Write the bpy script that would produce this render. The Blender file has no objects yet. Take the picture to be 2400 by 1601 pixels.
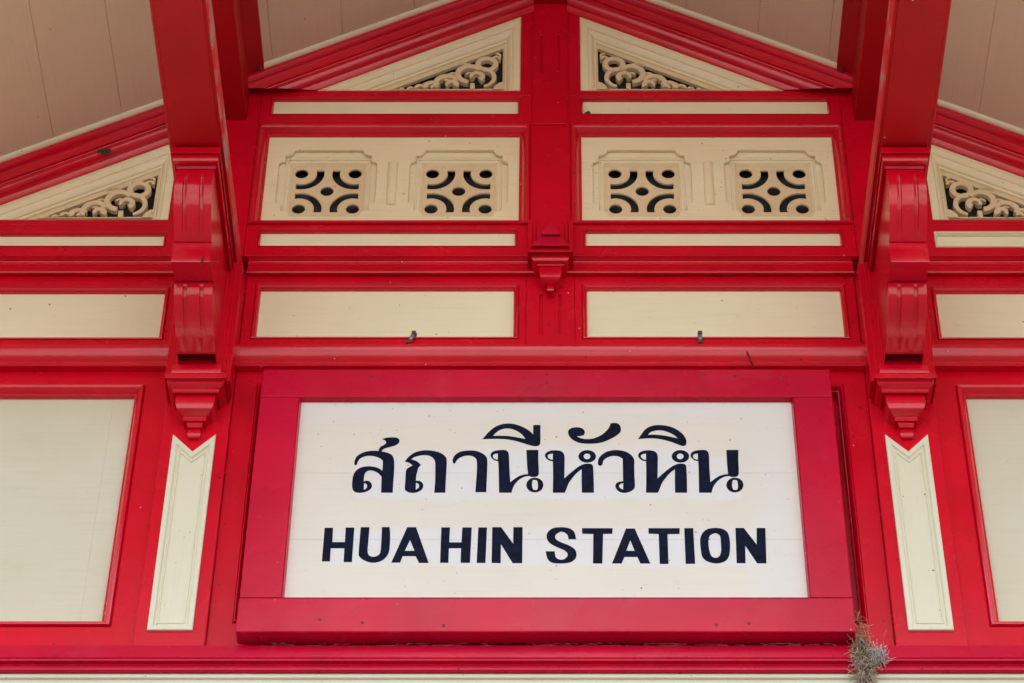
import bpy, bmesh, math, random
from mathutils import Vector, Matrix
R = math.radians
random.seed(7)
scene = bpy.context.scene
COL = scene.collection

# World axes: X along the wall, Z up, the wall face is the plane y = 0 and "p" is how far a point stands out of it (y = -p).
# ------------------------------------------------------------------ measured data (metres; lettering in millimetres)
CENTRE_PYRAMID = [(0.0009, 0.028, 8.1385), (0.0317, 0.06, 8.0455), (0.0317, 0.06, 8.0424), (0.0333, 0.042, 8.051), (0.0347, 0.046, 8.0459), (0.0361, 0.048, 8.0392), (0.0411, 0.05, 8.0299), (0.0447, 0.056, 8.0216), (0.0545, 0.07, 7.9886), (0.0567, 0.072, 7.9825), (0.0631, 0.076, 7.9753), (0.063, 0.076, 7.9711), (0.0646, 0.055, 7.9804)]
CENTRE_DROP = [(0.066, 0.058, 7.9763), (0.0674, 0.062, 7.9691), (0.0766, 0.08, 7.9435), (0.0766, 0.08, 7.9374), (0.0673, 0.056, 7.9465), (0.0659, 0.056, 7.9445), (0.0644, 0.058, 7.9384), (0.0626, 0.06, 7.9269), (0.0572, 0.056, 7.918), (0.05, 0.047, 7.9149), (0.0465, 0.041, 7.9149), (0.0458, 0.04, 7.9118), (0.0401, 0.031, 7.9138), (0.0386, 0.034, 7.9087), (0.038, 0.04, 7.8895), (0.0364, 0.042, 7.8713), (0.0335, 0.04, 7.8591), (0.0299, 0.034, 7.8551), (0.0228, 0.024, 7.851), (0.0143, 0.014, 7.8458)]
CENTRE_KNOB = [(0.0093, 0.01, 7.8508), (0.0097, 0.012, 7.8428), (0.0114, 0.017, 7.8298), (0.0121, 0.018, 7.8228), (0.0107, 0.016, 7.8167), (0.0071, 0.008, 7.8156)]
BRACKET_PLATE = [(0.0777, 0.116, 7.3861), (0.079, 0.119, 7.3786), (0.0788, 0.119, 7.3488), (0.0869, 0.118, 7.346), (0.0982, 0.124, 7.3367), (0.0981, 0.124, 7.3182), (0.0936, 0.112, 7.3256), (0.0923, 0.11, 7.3238), (0.0895, 0.108, 7.3127), (0.0841, 0.1, 7.3053), (0.0773, 0.091, 7.3026), (0.0746, 0.088, 7.2998), (0.0739, 0.088, 7.2906), (0.0719, 0.082, 7.2906), (0.0652, 0.07, 7.297), (0.0638, 0.072, 7.2924), (0.063, 0.078, 7.2722), (0.0609, 0.079, 7.2511), (0.0554, 0.073, 7.2346), (0.0473, 0.06, 7.2282), (0.0392, 0.047, 7.2253), (0.0359, 0.043, 7.2217), (0.0358, 0.043, 7.2089), (0.0284, 0.032, 7.2134), (0.0257, 0.034, 7.2061), (0.0223, 0.026, 7.1951), (0.0176, 0.016, 7.1986)]
BRACKET_KNOB = [(0.0169, 0.014, 7.2022), (0.0196, 0.02, 7.1896), (0.0209, 0.024, 7.1752), (0.0202, 0.022, 7.1661), (0.0162, 0.016, 7.1606), (0.0095, 0.006, 7.1605)]
SCROLL_CAP = [(0.608, 7.8738), (0.614, 7.8649), (0.614, 7.8387), (0.602, 7.8453), (0.604, 7.8367), (0.604, 7.8286), (0.6, 7.829), (0.596, 7.8213), (0.584, 7.8204), (0.57, 7.8257), (0.568, 7.8219), (0.566, 7.816), (0.556, 7.8229)]
SCROLL_UP = [(0.568, 7.8108), (0.574, 7.7913), (0.58, 7.7629), (0.578, 7.7353), (0.571, 7.7133), (0.562, 7.6934), (0.546, 7.6712), (0.528, 7.6511), (0.508, 7.6332), (0.487, 7.6162), (0.471, 7.6038), (0.46, 7.5958), (0.454, 7.5943)]
SCROLL_BLOCK = [(0.455, 7.5932), (0.458, 7.5863), (0.455, 7.5107), (0.454, 7.5079), (0.444, 7.5105), (0.36, 7.5188)]
SCROLL_LOW = [(0.354, 7.5229), (0.356, 7.5113), (0.352, 7.4944), (0.342, 7.4759), (0.322, 7.4559), (0.299, 7.4426), (0.274, 7.4293), (0.247, 7.4178), (0.219, 7.4072), (0.188, 7.3994), (0.164, 7.3922), (0.155, 7.3933)]
THAI = [[[(-514.9,247.7,1),(-495.7,253.7),(-471.7,253.2),(-461.8,245.5),(-461.4,234.1),(-470.5,222.7),(-487.2,214.9),(-504.0,209.0),(-512.2,202.2),(-515.0,195.4,1),(-492.9,188.6),(-478.8,175.1),(-473.3,148.1),(-472.3,98.8),(-473.2,63.3),(-473.3,26.6,1),(-508.9,26.6,1),(-509.7,58.9),(-510.5,92.2,1),(-523.3,107.8),(-540.6,116.7),(-554.7,114.9),(-562.1,105.5),(-564.7,89.9),(-564.5,72.2,1),(-553.8,74.8),(-543.4,68.6),(-538.4,55.3),(-542.2,41.2),(-556.7,30.2),(-576.7,26.2),(-592.1,31.5),(-599.0,47.8),(-600.1,76.6),(-595.9,105.5),(-581.7,125.6),(-558.4,133.7),(-534.5,131.5),(-517.3,123.4),(-508.7,114.5,1),(-508.7,143.6),(-509.6,158.0,1),(-522.7,169.7),(-543.5,177.3),(-563.8,176.0),(-580.3,166.1),(-587.1,152.6),(-589.2,141.3),(-593.2,139.1),(-597.1,142.2),(-596.8,157.1),(-590.9,175.1),(-574.6,189.6),(-554.6,196.8),(-534.2,198.2),(-524.6,196.8,1),(-522.7,206.8),(-518.0,215.9),(-508.0,222.7),(-502.3,231.8),(-505.4,240.9)],[(-563.5,65.5,1),(-556.6,62.4),(-553.2,53.6),(-555.7,43.4),(-562.8,37.7,1)]],[[(-440.6,153.9,1),(-427.8,175.1),(-408.0,192.3),(-381.0,200.0),(-353.7,197.7),(-329.6,188.6),(-313.9,172.8),(-310.0,157.1),(-310.0,116.7),(-310.9,63.3),(-310.9,26.6,1),(-345.1,26.6,1),(-343.8,72.2),(-345.0,134.6),(-347.4,157.1),(-356.3,171.5),(-370.2,179.6),(-390.6,179.6),(-410.7,172.8),(-421.2,162.9,1),(-403.3,154.8),(-389.9,140.0,1),(-397.3,127.9),(-400.1,112.2),(-402.9,94.4),(-403.2,74.4,1),(-392.1,74.4),(-382.7,65.5),(-379.6,53.6),(-384.1,39.0),(-398.9,28.0),(-415.6,26.2),(-430.9,32.4),(-436.4,43.4),(-436.1,72.2),(-435.6,112.2),(-431.0,125.6),(-415.2,137.7,1),(-426.8,148.1)],[(-402.9,66.8,1),(-395.0,62.4),(-392.4,53.6),(-395.4,44.3),(-402.6,38.5,1)]],[[(-291.5,161.6),(-285.2,179.6),(-268.5,194.1),(-244.8,199.1),(-220.9,197.7),(-200.3,187.7),(-187.1,172.8),(-183.4,154.8),(-183.5,116.7),(-184.1,72.2),(-184.7,28.9,1),(-218.3,28.9,1),(-216.8,72.2),(-215.3,116.7),(-216.7,157.1),(-223.8,171.5),(-237.5,178.2),(-254.5,177.3),(-271.3,168.3),(-279.5,157.1),(-283.7,146.7),(-287.7,145.8),(-291.3,152.6)]],[[(-149.8,155.7,1),(-161.1,159.3),(-171.4,170.6),(-173.6,181.9),(-168.4,193.2),(-153.1,200.0),(-131.0,201.3),(-120.7,195.4),(-116.5,179.6),(-115.0,139.1),(-112.9,98.8),(-110.9,68.6,1),(-99.2,81.0),(-82.5,94.4),(-65.6,100.6),(-56.2,101.1,1),(-59.1,134.6),(-62.2,201.8,1),(-24.7,201.8,1),(-24.6,161.6),(-23.1,116.7),(-24.4,98.8),(-31.8,91.3),(-45.3,90.8),(-51.1,94.4,1),(-65.6,92.2),(-82.4,81.0),(-95.7,63.3),(-102.9,45.6),(-106.8,26.6,1),(-145.0,26.6,1),(-146.2,63.3),(-147.6,116.7)],[(-151.3,187.3,1),(-161.4,185.0),(-166.4,178.2),(-164.6,168.3),(-157.7,162.9),(-150.6,161.6,1)],[(-8.8,57.5),(-11.4,44.7),(-18.6,34.4),(-29.1,28.7),(-40.8,28.7),(-51.3,34.4),(-58.6,44.7),(-61.3,57.5),(-58.8,70.4),(-51.6,80.8),(-41.0,86.5),(-29.3,86.5),(-18.8,80.8),(-11.4,70.4)],[(-41.9,76.6),(-35.8,78.4),(-28.4,75.3),(-25.6,58.9),(-26.6,41.2),(-33.3,36.8),(-41.0,41.2),(-43.8,58.9)]],[[(473.5,155.7,1),(462.4,159.3),(452.7,170.6),(451.0,181.9),(456.9,193.2),(472.5,200.0),(494.7,201.3),(504.7,195.4),(508.1,179.6),(507.4,139.1),(507.4,98.8),(507.9,68.6,1),(520.2,81.0),(537.6,94.4),(554.8,100.6),(564.3,101.1,1),(563.1,134.6),(563.5,201.8,1),(601.0,201.8,1),(599.0,161.6),(598.1,116.7),(595.9,98.8),(588.1,91.3),(574.6,90.8),(569.0,94.4,1),(554.4,92.2),(537.0,81.0),(522.8,63.3),(514.6,45.6),(509.8,26.6,1),(471.5,26.6,1),(472.3,63.3),(473.7,116.7)],[(473.7,187.3,1),(463.4,185.0),(458.0,178.2),(459.4,168.3),(466.0,162.9),(473.0,161.6,1)],[(609.4,57.5),(606.1,44.7),(598.3,34.4),(587.6,28.7),(575.9,28.7),(565.7,34.4),(558.9,44.7),(556.9,57.5),(560.1,70.4),(567.8,80.8),(578.7,86.5),(590.4,86.5),(600.6,80.8),(607.4,70.4)],[(577.3,76.6),(583.5,78.4),(590.7,75.3),(592.6,58.9),(590.7,41.2),(583.8,36.8),(576.3,41.2),(574.4,58.9)]],[[(20.5,154.8,1),(7.6,159.3),(-1.9,170.6),(-4.0,179.6),(0.8,190.9),(16.1,199.1),(36.5,199.5),(50.1,193.2),(56.9,177.3),(57.1,139.1),(56.2,84.2,1),(68.4,98.8),(88.8,121.2),(105.9,136.8),(122.9,144.5),(138.1,143.6),(144.8,136.8),(146.3,116.7),(147.1,72.2),(147.0,26.6,1),(110.0,26.6,1),(109.7,72.2),(110.1,122.1,1),(95.5,107.8),(81.9,87.7),(69.9,65.5),(63.1,43.4),(57.3,26.6,1),(20.4,26.6,1),(21.1,72.2),(21.1,116.7)],[(20.5,187.3,1),(9.3,184.1),(4.2,177.3),(6.9,168.3),(13.7,162.5),(20.5,160.7,1)],[(155.1,175.1),(152.3,163.9),(144.6,155.0),(133.7,150.1),(121.6,150.1),(110.8,155.0),(103.3,163.9),(100.7,175.1),(103.5,186.3),(111.1,195.2),(122.1,200.2),(134.2,200.2),(145.1,195.2),(152.5,186.3)],[(137.8,175.1),(135.7,167.9),(130.4,163.5),(123.9,163.5),(118.6,167.9),(116.7,175.1),(118.8,182.3),(124.1,186.7),(130.6,186.7),(135.8,182.3)]],[[(310.9,154.8,1),(298.2,159.3),(288.9,170.6),(287.1,179.6),(292.1,190.9),(307.6,199.1),(328.1,199.5),(341.5,193.2),(347.9,177.3),(347.1,139.1),(344.9,84.2,1),(357.5,98.8),(378.4,121.2),(395.9,136.8),(413.1,144.5),(428.3,143.6),(434.8,136.8),(435.8,116.7),(435.6,72.2),(434.3,26.6,1),(397.4,26.6,1),(398.2,72.2),(399.8,122.1,1),(384.8,107.8),(370.7,87.7),(358.2,65.5),(350.8,43.4),(344.7,26.6,1),(307.7,26.6,1),(309.5,72.2),(310.7,116.7)],[(311.7,187.3,1),(300.4,184.1),(295.2,177.3),(297.7,168.3),(304.3,162.5),(311.1,160.7,1)],[(446.0,175.1),(442.9,163.9),(435.1,155.0),(424.0,150.1),(412.0,150.1),(401.2,155.0),(394.0,163.9),(391.7,175.1),(394.7,186.3),(402.5,195.2),(413.6,200.2),(425.8,200.2),(436.5,195.2),(443.7,186.3)],[(428.7,175.1),(426.4,167.9),(421.0,163.5),(414.5,163.5),(409.4,167.9),(407.6,175.1),(409.9,182.3),(415.3,186.7),(421.8,186.7),(426.9,182.3)]],[[(160.9,148.1),(163.8,166.1),(174.2,181.9),(191.4,195.4),(218.8,201.3),(245.9,195.4),(264.3,181.9),(274.1,161.6),(273.8,134.6),(273.6,94.4),(274.2,58.9),(271.5,43.4),(259.5,31.5),(242.6,25.8),(225.9,30.2),(216.1,43.4),(213.6,54.4),(218.1,65.5),(228.3,71.3),(237.8,72.2,1),(238.3,116.7),(238.5,166.1,1),(225.1,175.1),(208.2,177.3),(191.1,170.6),(179.0,159.3),(175.4,143.6),(170.2,136.8),(163.5,138.2)],[(238.0,65.5,1),(229.8,62.4),(225.0,53.6),(228.8,44.3),(237.5,38.5,1)]],[[(-199.9,246.9,1),(-183.0,274.4),(-160.5,299.0),(-133.2,311.3),(-105.7,311.3),(-78.0,300.2),(-55.0,283.6),(-41.2,266.5,1),(-40.9,306.4,1),(-18.5,306.4,1),(-18.4,268.3),(-18.7,231.7),(-25.1,219.6),(-41.0,218.3),(-63.8,226.8),(-95.8,239.6),(-127.8,246.9),(-164.4,248.2)],[(-167.7,260.4,1),(-155.6,277.5),(-137.5,289.8),(-114.6,291.6),(-91.6,280.6),(-75.5,265.2),(-64.9,246.9,1),(-86.8,253.0),(-114.3,259.1),(-141.7,261.0)]],[[(68.6,277.5),(74.5,289.9),(89.9,296.4),(107.1,295.0),(118.3,286.7),(121.3,275.2),(117.1,265.1),(106.8,260.1),(94.8,259.6,1),(106.8,251.4),(127.2,246.8),(151.2,250.9),(175.4,266.1),(192.8,286.7),(200.6,302.8),(202.1,313.0,1),(217.3,315.3),(229.2,309.7),(234.8,295.9),(233.1,277.5),(219.8,261.5),(195.6,244.1),(168.1,231.8),(137.3,228.1),(106.6,230.9),(84.5,243.2),(72.6,259.2)]],[[(288.6,247.7,1),(298.6,266.1),(312.9,289.0),(333.9,302.8),(358.0,306.1),(385.4,301.4),(409.0,289.0),(428.9,268.3),(438.4,247.7),(439.6,231.8),(435.8,221.3),(427.1,218.6),(417.0,222.7),(390.2,236.3),(359.7,246.8),(325.7,250.9)],[(319.2,264.7,1),(329.8,277.5),(347.1,283.5),(367.6,283.0),(387.9,274.3),(404.7,261.5),(412.8,249.6,1),(394.2,255.5),(367.0,262.4),(339.7,265.6)]]]
LATIN = [[[(-674.5,-113.9,1),(-649.0,-113.9,1),(-647.7,-170.3,1),(-609.8,-170.3,1),(-610.5,-113.0,1),(-584.0,-113.0,1),(-584.7,-247.3,1),(-609.6,-247.3,1),(-610.2,-193.7,1),(-651.4,-193.7,1),(-651.0,-244.7,1),(-675.3,-244.7,1)]],[[(-564.8,-111.7,1),(-538.3,-111.7,1),(-539.0,-166.9),(-539.7,-200.9),(-536.6,-217.8),(-528.0,-226.2),(-514.8,-226.2),(-503.7,-217.8),(-500.1,-203.0),(-499.6,-162.6),(-500.2,-111.3,1),(-476.9,-111.3,1),(-473.8,-145.6),(-473.5,-192.4),(-477.4,-217.8),(-491.3,-238.9),(-510.5,-248.5),(-530.2,-248.5),(-550.3,-238.9),(-564.2,-224.1),(-565.9,-209.3),(-565.6,-162.6)]],[[(-423.2,-111.7,1),(-396.3,-111.7,1),(-353.7,-250.6,1),(-382.6,-250.6,1),(-393.3,-224.5,1),(-432.8,-224.5,1),(-439.3,-249.4,1),(-465.9,-249.4,1)],[(-412.7,-161.8,1),(-427.0,-204.3,1),(-397.3,-204.3,1)]],[[(-319.3,-112.6,1),(-292.8,-112.6,1),(-293.6,-171.2,1),(-256.6,-171.2,1),(-255.3,-112.6,1),(-226.5,-112.6,1),(-229.2,-250.2,1),(-257.4,-250.2,1),(-257.1,-193.7,1),(-294.0,-193.7,1),(-294.1,-250.2,1),(-319.0,-250.2,1)]],[[(-206.6,-112.6,1),(-180.0,-112.6,1),(-182.6,-250.6,1),(-208.9,-250.6,1)]],[[(-164.1,-111.7,1),(-136.9,-111.7,1),(-99.8,-176.3,1),(-99.8,-111.7,1),(-71.6,-111.7,1),(-71.9,-251.5,1),(-100.7,-251.5,1),(-137.0,-177.5,1),(-136.7,-251.5,1),(-164.0,-250.6,1)]],[[(91.0,-158.4,1),(67.9,-158.4,1),(64.6,-141.3),(50.8,-129.3),(37.5,-132.7),(27.6,-145.6),(30.9,-160.5),(47.3,-172.0),(70.4,-183.9),(86.8,-198.8),(91.9,-217.8),(86.5,-236.8),(70.1,-249.4),(43.8,-252.7),(17.6,-249.4),(4.5,-234.7),(-1.1,-206.0,1),(25.9,-206.0,1),(29.1,-228.3),(40.6,-238.0),(53.7,-236.8),(63.6,-226.2),(64.3,-213.6),(53.8,-200.9),(30.8,-188.2),(11.0,-173.3),(2.1,-154.1),(4.4,-132.7),(21.0,-115.6),(47.5,-111.7),(70.7,-116.4),(85.6,-130.6)]],[[(109.2,-115.6,1),(202.7,-115.6,1),(201.0,-137.0,1),(173.2,-137.9,1),(169.3,-252.7,1),(141.2,-252.7,1),(143.4,-137.9,1),(109.7,-137.0,1)]],[[(243.1,-116.9,1),(269.7,-116.9,1),(313.5,-252.7,1),(283.7,-252.7,1),(275.4,-227.5,1),(236.0,-227.5,1),(227.4,-252.7,1),(198.5,-252.7,1)],[(255.4,-162.6,1),(242.1,-204.3,1),(267.7,-204.3,1)]],[[(311.5,-115.6,1),(406.7,-115.6,1),(405.6,-137.9,1),(369.1,-138.7,1),(368.2,-254.8,1),(342.0,-254.4,1),(342.0,-138.3,1),(311.6,-137.0,1)]],[[(420.6,-115.6,1),(448.1,-115.6,1),(448.5,-254.0,1),(420.0,-254.0,1)]],[[(513.5,-114.7),(534.9,-117.7),(550.9,-130.6),(556.4,-154.1),(557.0,-183.9),(553.4,-217.8),(542.5,-241.0),(522.3,-251.5),(502.7,-251.5),(483.4,-243.1),(470.9,-226.2),(467.8,-196.6),(467.2,-162.6),(474.4,-137.0),(490.0,-119.9)],[(509.2,-136.2),(519.2,-136.2),(528.6,-147.7),(529.6,-183.9),(528.2,-209.3),(521.8,-226.2),(510.1,-231.3),(498.9,-224.1),(493.3,-200.9),(492.1,-166.9),(497.3,-145.6)]],[[(576.5,-114.7,1),(602.0,-114.7,1),(637.7,-179.7,1),(641.2,-114.7,1),(667.7,-114.7,1),(663.2,-252.3,1),(635.4,-252.3,1),(602.8,-183.9,1),(600.4,-251.5,1),(573.8,-251.5,1)]]]

# ------------------------------------------------------------------ materials
def new_mat(name):
    m = bpy.data.materials.new(name); m.use_nodes = True
    nt = m.node_tree; nt.nodes.clear()
    out = nt.nodes.new('ShaderNodeOutputMaterial'); b = nt.nodes.new('ShaderNodeBsdfPrincipled')
    nt.links.new(b.outputs[0], out.inputs[0])
    return m, nt, b
class NT:
    def __init__(s, nt): s.nt = nt
    def n(s, t, **k):
        q = s.nt.nodes.new(t)
        for a, v in k.items(): setattr(q, a, v)
        return q
    def l(s, a, b): s.nt.links.new(a, b)
    def val(s, sock, v):
        if hasattr(v, 'is_linked') or isinstance(v, bpy.types.NodeSocket): s.l(v, sock)
        else: sock.default_value = v
    def coords(s, scale=(1, 1, 1), loc=(0, 0, 0)):
        tc = s.n('ShaderNodeTexCoord'); mp = s.n('ShaderNodeMapping')
        mp.inputs['Scale'].default_value = scale; mp.inputs['Location'].default_value = loc
        s.l(tc.outputs['Object'], mp.inputs['Vector']); return mp.outputs[0]
    def noise(s, vec, scale, detail=3, rough=.55):
        q = s.n('ShaderNodeTexNoise'); s.l(vec, q.inputs['Vector'])
        q.inputs['Scale'].default_value = scale; q.inputs['Detail'].default_value = detail; q.inputs['Roughness'].default_value = rough
        return q.outputs['Fac']
    def ramp(s, x, a, b, lo=0., hi=1.):
        q = s.n('ShaderNodeMapRange'); q.clamp = True
        s.l(x, q.inputs['Value'])
        for i, v in zip(('From Min', 'From Max', 'To Min', 'To Max'), (a, b, lo, hi)): q.inputs[i].default_value = v
        return q.outputs[0]
    def math(s, op, a, b=0.):
        q = s.n('ShaderNodeMath', operation=op); s.val(q.inputs[0], a); s.val(q.inputs[1], b); return q.outputs[0]
    def mix(s, fac, a, b, mode='MIX'):
        q = s.n('ShaderNodeMix', data_type='RGBA', blend_type=mode)
        s.val(q.inputs[0], fac)
        for i, v in ((6, a), (7, b)):
            if isinstance(v, tuple): q.inputs[i].default_value = (*v, 1)
            else: s.l(v, q.inputs[i])
        return q.outputs[2]
    def flecks(s, scale, keep, radius, stretch=(1, 1, 1), loc=(0, 0, 0)):
        """sparse little spots: cells picked by their random colour, a wobbly disc in each"""
        vec = s.coords(stretch, loc)
        nz = s.n('ShaderNodeTexNoise'); s.l(vec, nz.inputs['Vector']); nz.inputs['Scale'].default_value = 140
        add = s.n('ShaderNodeVectorMath', operation='MULTIPLY_ADD')
        s.l(nz.outputs['Color'], add.inputs[0]); add.inputs[1].default_value = (.006,)*3; s.l(vec, add.inputs[2])
        v = s.n('ShaderNodeTexVoronoi'); s.l(add.outputs[0], v.inputs['Vector']); v.inputs['Scale'].default_value = scale
        sep = s.n('ShaderNodeSeparateColor'); s.l(v.outputs['Color'], sep.inputs[0])
        pick = s.math('GREATER_THAN', sep.outputs[0], 1-keep)
        rad = s.math('MULTIPLY', sep.outputs[1], radius)
        d = s.math('SUBTRACT', rad, v.outputs['Distance'])
        return s.math('MULTIPLY', pick, s.ramp(d, 0, radius*.25))
    def bump(s, bsdf, h, strength=.2, dist=.001):
        q = s.n('ShaderNodeBump'); q.inputs['Strength'].default_value = strength; q.inputs['Distance'].default_value = dist
        s.l(h, q.inputs['Height']); s.l(q.outputs[0], bsdf.inputs['Normal'])

def red_paint(name, base, rough=.25, grain=(4, 4, 90), pink_sheen=.0, spec=.24):
    m, nt, b = new_mat(name); k = NT(nt)
    g = k.noise(k.coords(grain), 1.6, 4, .6)
    blot = k.noise(k.coords(), 3.2, 3)
    c = k.mix(k.ramp(blot, .3, .75), tuple(x*.86 for x in base), tuple(min(1, x*1.1) for x in base))
    c = k.mix(k.ramp(g, .52, .8, 0, .22), c, (base[0]*.72, base[1]*.7, base[2]*.8))
    haze = k.noise(k.coords((1, 1, 1), (4, 2, 1)), 5.5, 6, .7)
    c = k.mix(k.ramp(haze, .55, .85, 0, pink_sheen), c, (.55, .22, .28))  # pale pink patches: sky reflection painted into the sign frame and sill
    c = k.mix(k.flecks(34, .10, .16), c, (.055, .006, .01))
    c = k.mix(k.flecks(30, .10, .11, loc=(3.3, 1.1, 7.7)), c, (.75, .45, .5))
    k.l(c, b.inputs['Base Color'])
    k.l(k.ramp(k.noise(k.coords((1, 1, 1)), 7, 3), .3, .8, rough-.03, rough+.06), b.inputs['Roughness'])
    b.inputs['Specular IOR Level'].default_value = spec
    h = k.math('ADD', k.math('MULTIPLY', g, 1.), k.math('MULTIPLY', k.noise(k.coords((1, 1, 1)), 34, 4, .6), .16))
    k.bump(b, h, .28, .0014)
    return m
def cream_paint(name, base, spots=1., grain=(3, 3, 90), rough=.48, extra=None, streak=.16, blotch=.12):
    m, nt, b = new_mat(name); k = NT(nt)
    g = k.noise(k.coords(grain), 1.5, 5, .62)
    blot = k.noise(k.coords(), 2.6, 4, .6)
    c = k.mix(k.ramp(blot, .35, .7, 0, blotch*3), base, (base[0]*.9, base[1]*.87, base[2]*.8))
    c = k.mix(k.ramp(g, .5, .78, 0, streak), c, (base[0]*.66, base[1]*.6, base[2]*.5))
    if extra: c = extra(k, c)
    c = k.mix(k.ramp(k.noise(k.coords((1, 1, 1), (5, 5, 5)), 11, 6, .75), .62, .86, 0, .3*spots), c, (.34, .27, .18))
    c = k.mix(k.math('MULTIPLY', k.flecks(24, .24*spots, .11), .85), c, (.12, .07, .035))
    c = k.mix(k.math('MULTIPLY', k.flecks(60, .12*spots, .16, loc=(7, 3, 1)), .8), c, (.06, .045, .03))
    c = k.mix(k.math('MULTIPLY', k.flecks(11, .08*spots, .05, (1, 1, .55), (1, 9, 4)), .8), c, (.3, .15, .05))
    k.l(c, b.inputs['Base Color'])
    k.l(k.ramp(blot, .2, .8, rough-.06, rough+.12), b.inputs['Roughness'])
    b.inputs['Specular IOR Level'].default_value = .2
    h = k.math('ADD', k.math('MULTIPLY', g, .7), k.math('MULTIPLY', k.noise(k.coords(), 40, 3), .45))
    k.bump(b, h, .3, .0014)
    return m
def plain(name, base, rough=.5, metal=0., var=.25, scale=20, spec=.5):
    m, nt, b = new_mat(name); k = NT(nt)
    n_ = k.noise(k.coords(), scale, 4)
    c = k.mix(k.ramp(n_, .3, .7), tuple(x*(1-var) for x in base), tuple(min(1, x*(1+var)) for x in base))
    k.l(c, b.inputs['Base Color']); b.inputs['Roughness'].default_value = rough; b.inputs['Metallic'].default_value = metal; b.inputs['Specular IOR Level'].default_value = spec
    k.bump(b, n_, .25, .001)
    return m

RB = (.61, .0010, .0165)
RED = red_paint('red_gloss_paint', RB)
REDV = red_paint('red_gloss_paint_upright', RB, grain=(90, 90, 4))
REDS = red_paint('red_sign_paint', (.52, .0010, .030), .27, pink_sheen=.08)
REDP = red_paint('red_pendant_sheen', (.66, .006, .040), .2, grain=(30, 30, 30), spec=.6)  # pinker red: sky sheen of the pyramid faces put into the colour
REDM = red_paint('red_moulding_paint', RB, .2, grain=(26, 26, 40), spec=.6)
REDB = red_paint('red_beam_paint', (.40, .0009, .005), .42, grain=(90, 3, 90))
CB = (.82, .775, .545)
CREAM = cream_paint('cream_wall_paint', CB)
CREAMW = cream_paint('cream_carved_paint', (.85, .75, .52), 1.1, blotch=.2, streak=.26)
CREAML = cream_paint('cream_weathered_paint', (.63, .615, .475), 1.3, blotch=.2)
CREAMV = cream_paint('cream_upright_paint', (.70, .68, .52), 1., grain=(90, 90, 3))
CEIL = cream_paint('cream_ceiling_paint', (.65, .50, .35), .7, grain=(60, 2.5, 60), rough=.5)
DARK = plain('attic_void_shade', (.055, .058, .066), .8)  # shade of the hollow attic put into one dark colour
FRETM = cream_paint('fretwork_paint', (.78, .63, .40), 1.2, grain=(20, 20, 20), blotch=.3, streak=.35)
NAVY = plain('navy_lettering_paint', (.0030, .0060, .022), .55, var=.55, scale=45, spec=.08)
METAL = plain('galvanised_strap', (.17, .18, .18), .38, .85, .3, 90)
BOLTM = plain('zinc_bolt', (.55, .55, .53), .3, .8, .3, 90)
RUST = plain('rusty_strap_end', (.16, .06, .035), .7, .3, .4, 120)
SCREWM = plain('painted_screw', (.16, .018, .03), .5, .2, .5, 200)
STRAW = plain('dry_straw', (.36, .27, .155), .85, var=.5, scale=60)
LINT = plain('grey_lint', (.52, .48, .47), .95, var=.35, scale=80)
MUD = plain('dark_mud_cells', (.085, .055, .035), .9, var=.6, scale=160)
WIREM = plain('black_wire', (.012, .010, .010), .5)
ROOFM = plain('roof_sheet', (.22, .08, .05), .7)
PAVE = plain('sandy_ground', (.45, .42, .37), .9, var=.12, scale=2)
NEARDARK = plain('dark_ground_tone', (.04, .04, .041), .9, var=.2, scale=3)  # colour of the dark sheet added on the near ground
FC = 15.0

def worn_edge():
    m, nt, b = new_mat('worn_red_edge'); k = NT(nt)
    n1 = k.noise(k.coords((3, 2.2, 3), (1.5, 0, 0)), 2.2, 5, .6); n2 = k.noise(k.coords((40, 9, 40)), 4, 4)
    f = k.math('MULTIPLY', k.ramp(n1, .52, .60), k.ramp(n2, .3, .5))
    k.l(k.mix(f, RB, (.40, .22, .19)), b.inputs['Base Color']); b.inputs['Roughness'].default_value = .5
    return m
WORN = worn_edge()
def sign_extra(k, c):
    tc = k.n('ShaderNodeTexCoord'); sep = k.n('ShaderNodeSeparateXYZ'); k.l(tc.outputs['Object'], sep.inputs[0])
    w = k.noise(k.coords((1, 1, 1), (2, 8, 3)), 9, 3); w = k.ramp(w, .2, .8, -.014, .014)
    x = k.math('ADD', sep.outputs[0], w); z = k.math('ADD', sep.outputs[2], w)
    def box(x0, x1, z0, z1, soft=.006):
        a = k.math('MULTIPLY', k.ramp(x, x0-soft, x0+soft), k.ramp(x, x1-soft, x1+soft, 1, 0))
        b = k.math('MULTIPLY', k.ramp(z, z0-soft, z0+soft), k.ramp(z, z1-soft, z1+soft, 1, 0))
        return k.math('MULTIPLY', a, b)
    # bands of newer bluish white paint under the two lines of lettering, and in the top left corner
    m = k.math('MAXIMUM', box(-.585, .60, .0, .175), box(-.66, .66, -.262, -.118))
    m = k.math('MAXIMUM', m, box(-.22, .45, .15, .215, .02))
    m = k.math('MAXIMUM', m, k.math('MULTIPLY', box(-.79, .79, .33, .41, .03), .7))
    m = k.math('MAXIMUM', m, k.math('MULTIPLY', box(.62, .79, -.41, .41, .05), .5))
    m = k.math('MULTIPLY', m, k.ramp(k.noise(k.coords((1, 1, 3)), 6, 4), .25, .6, .5, 1))
    return k.mix(m, c, (.68, .69, .69))
SIGNM = cream_paint('sign_face_paint', (.70, .670, .585), 1.2, extra=sign_extra, streak=.12, blotch=.08)

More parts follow.
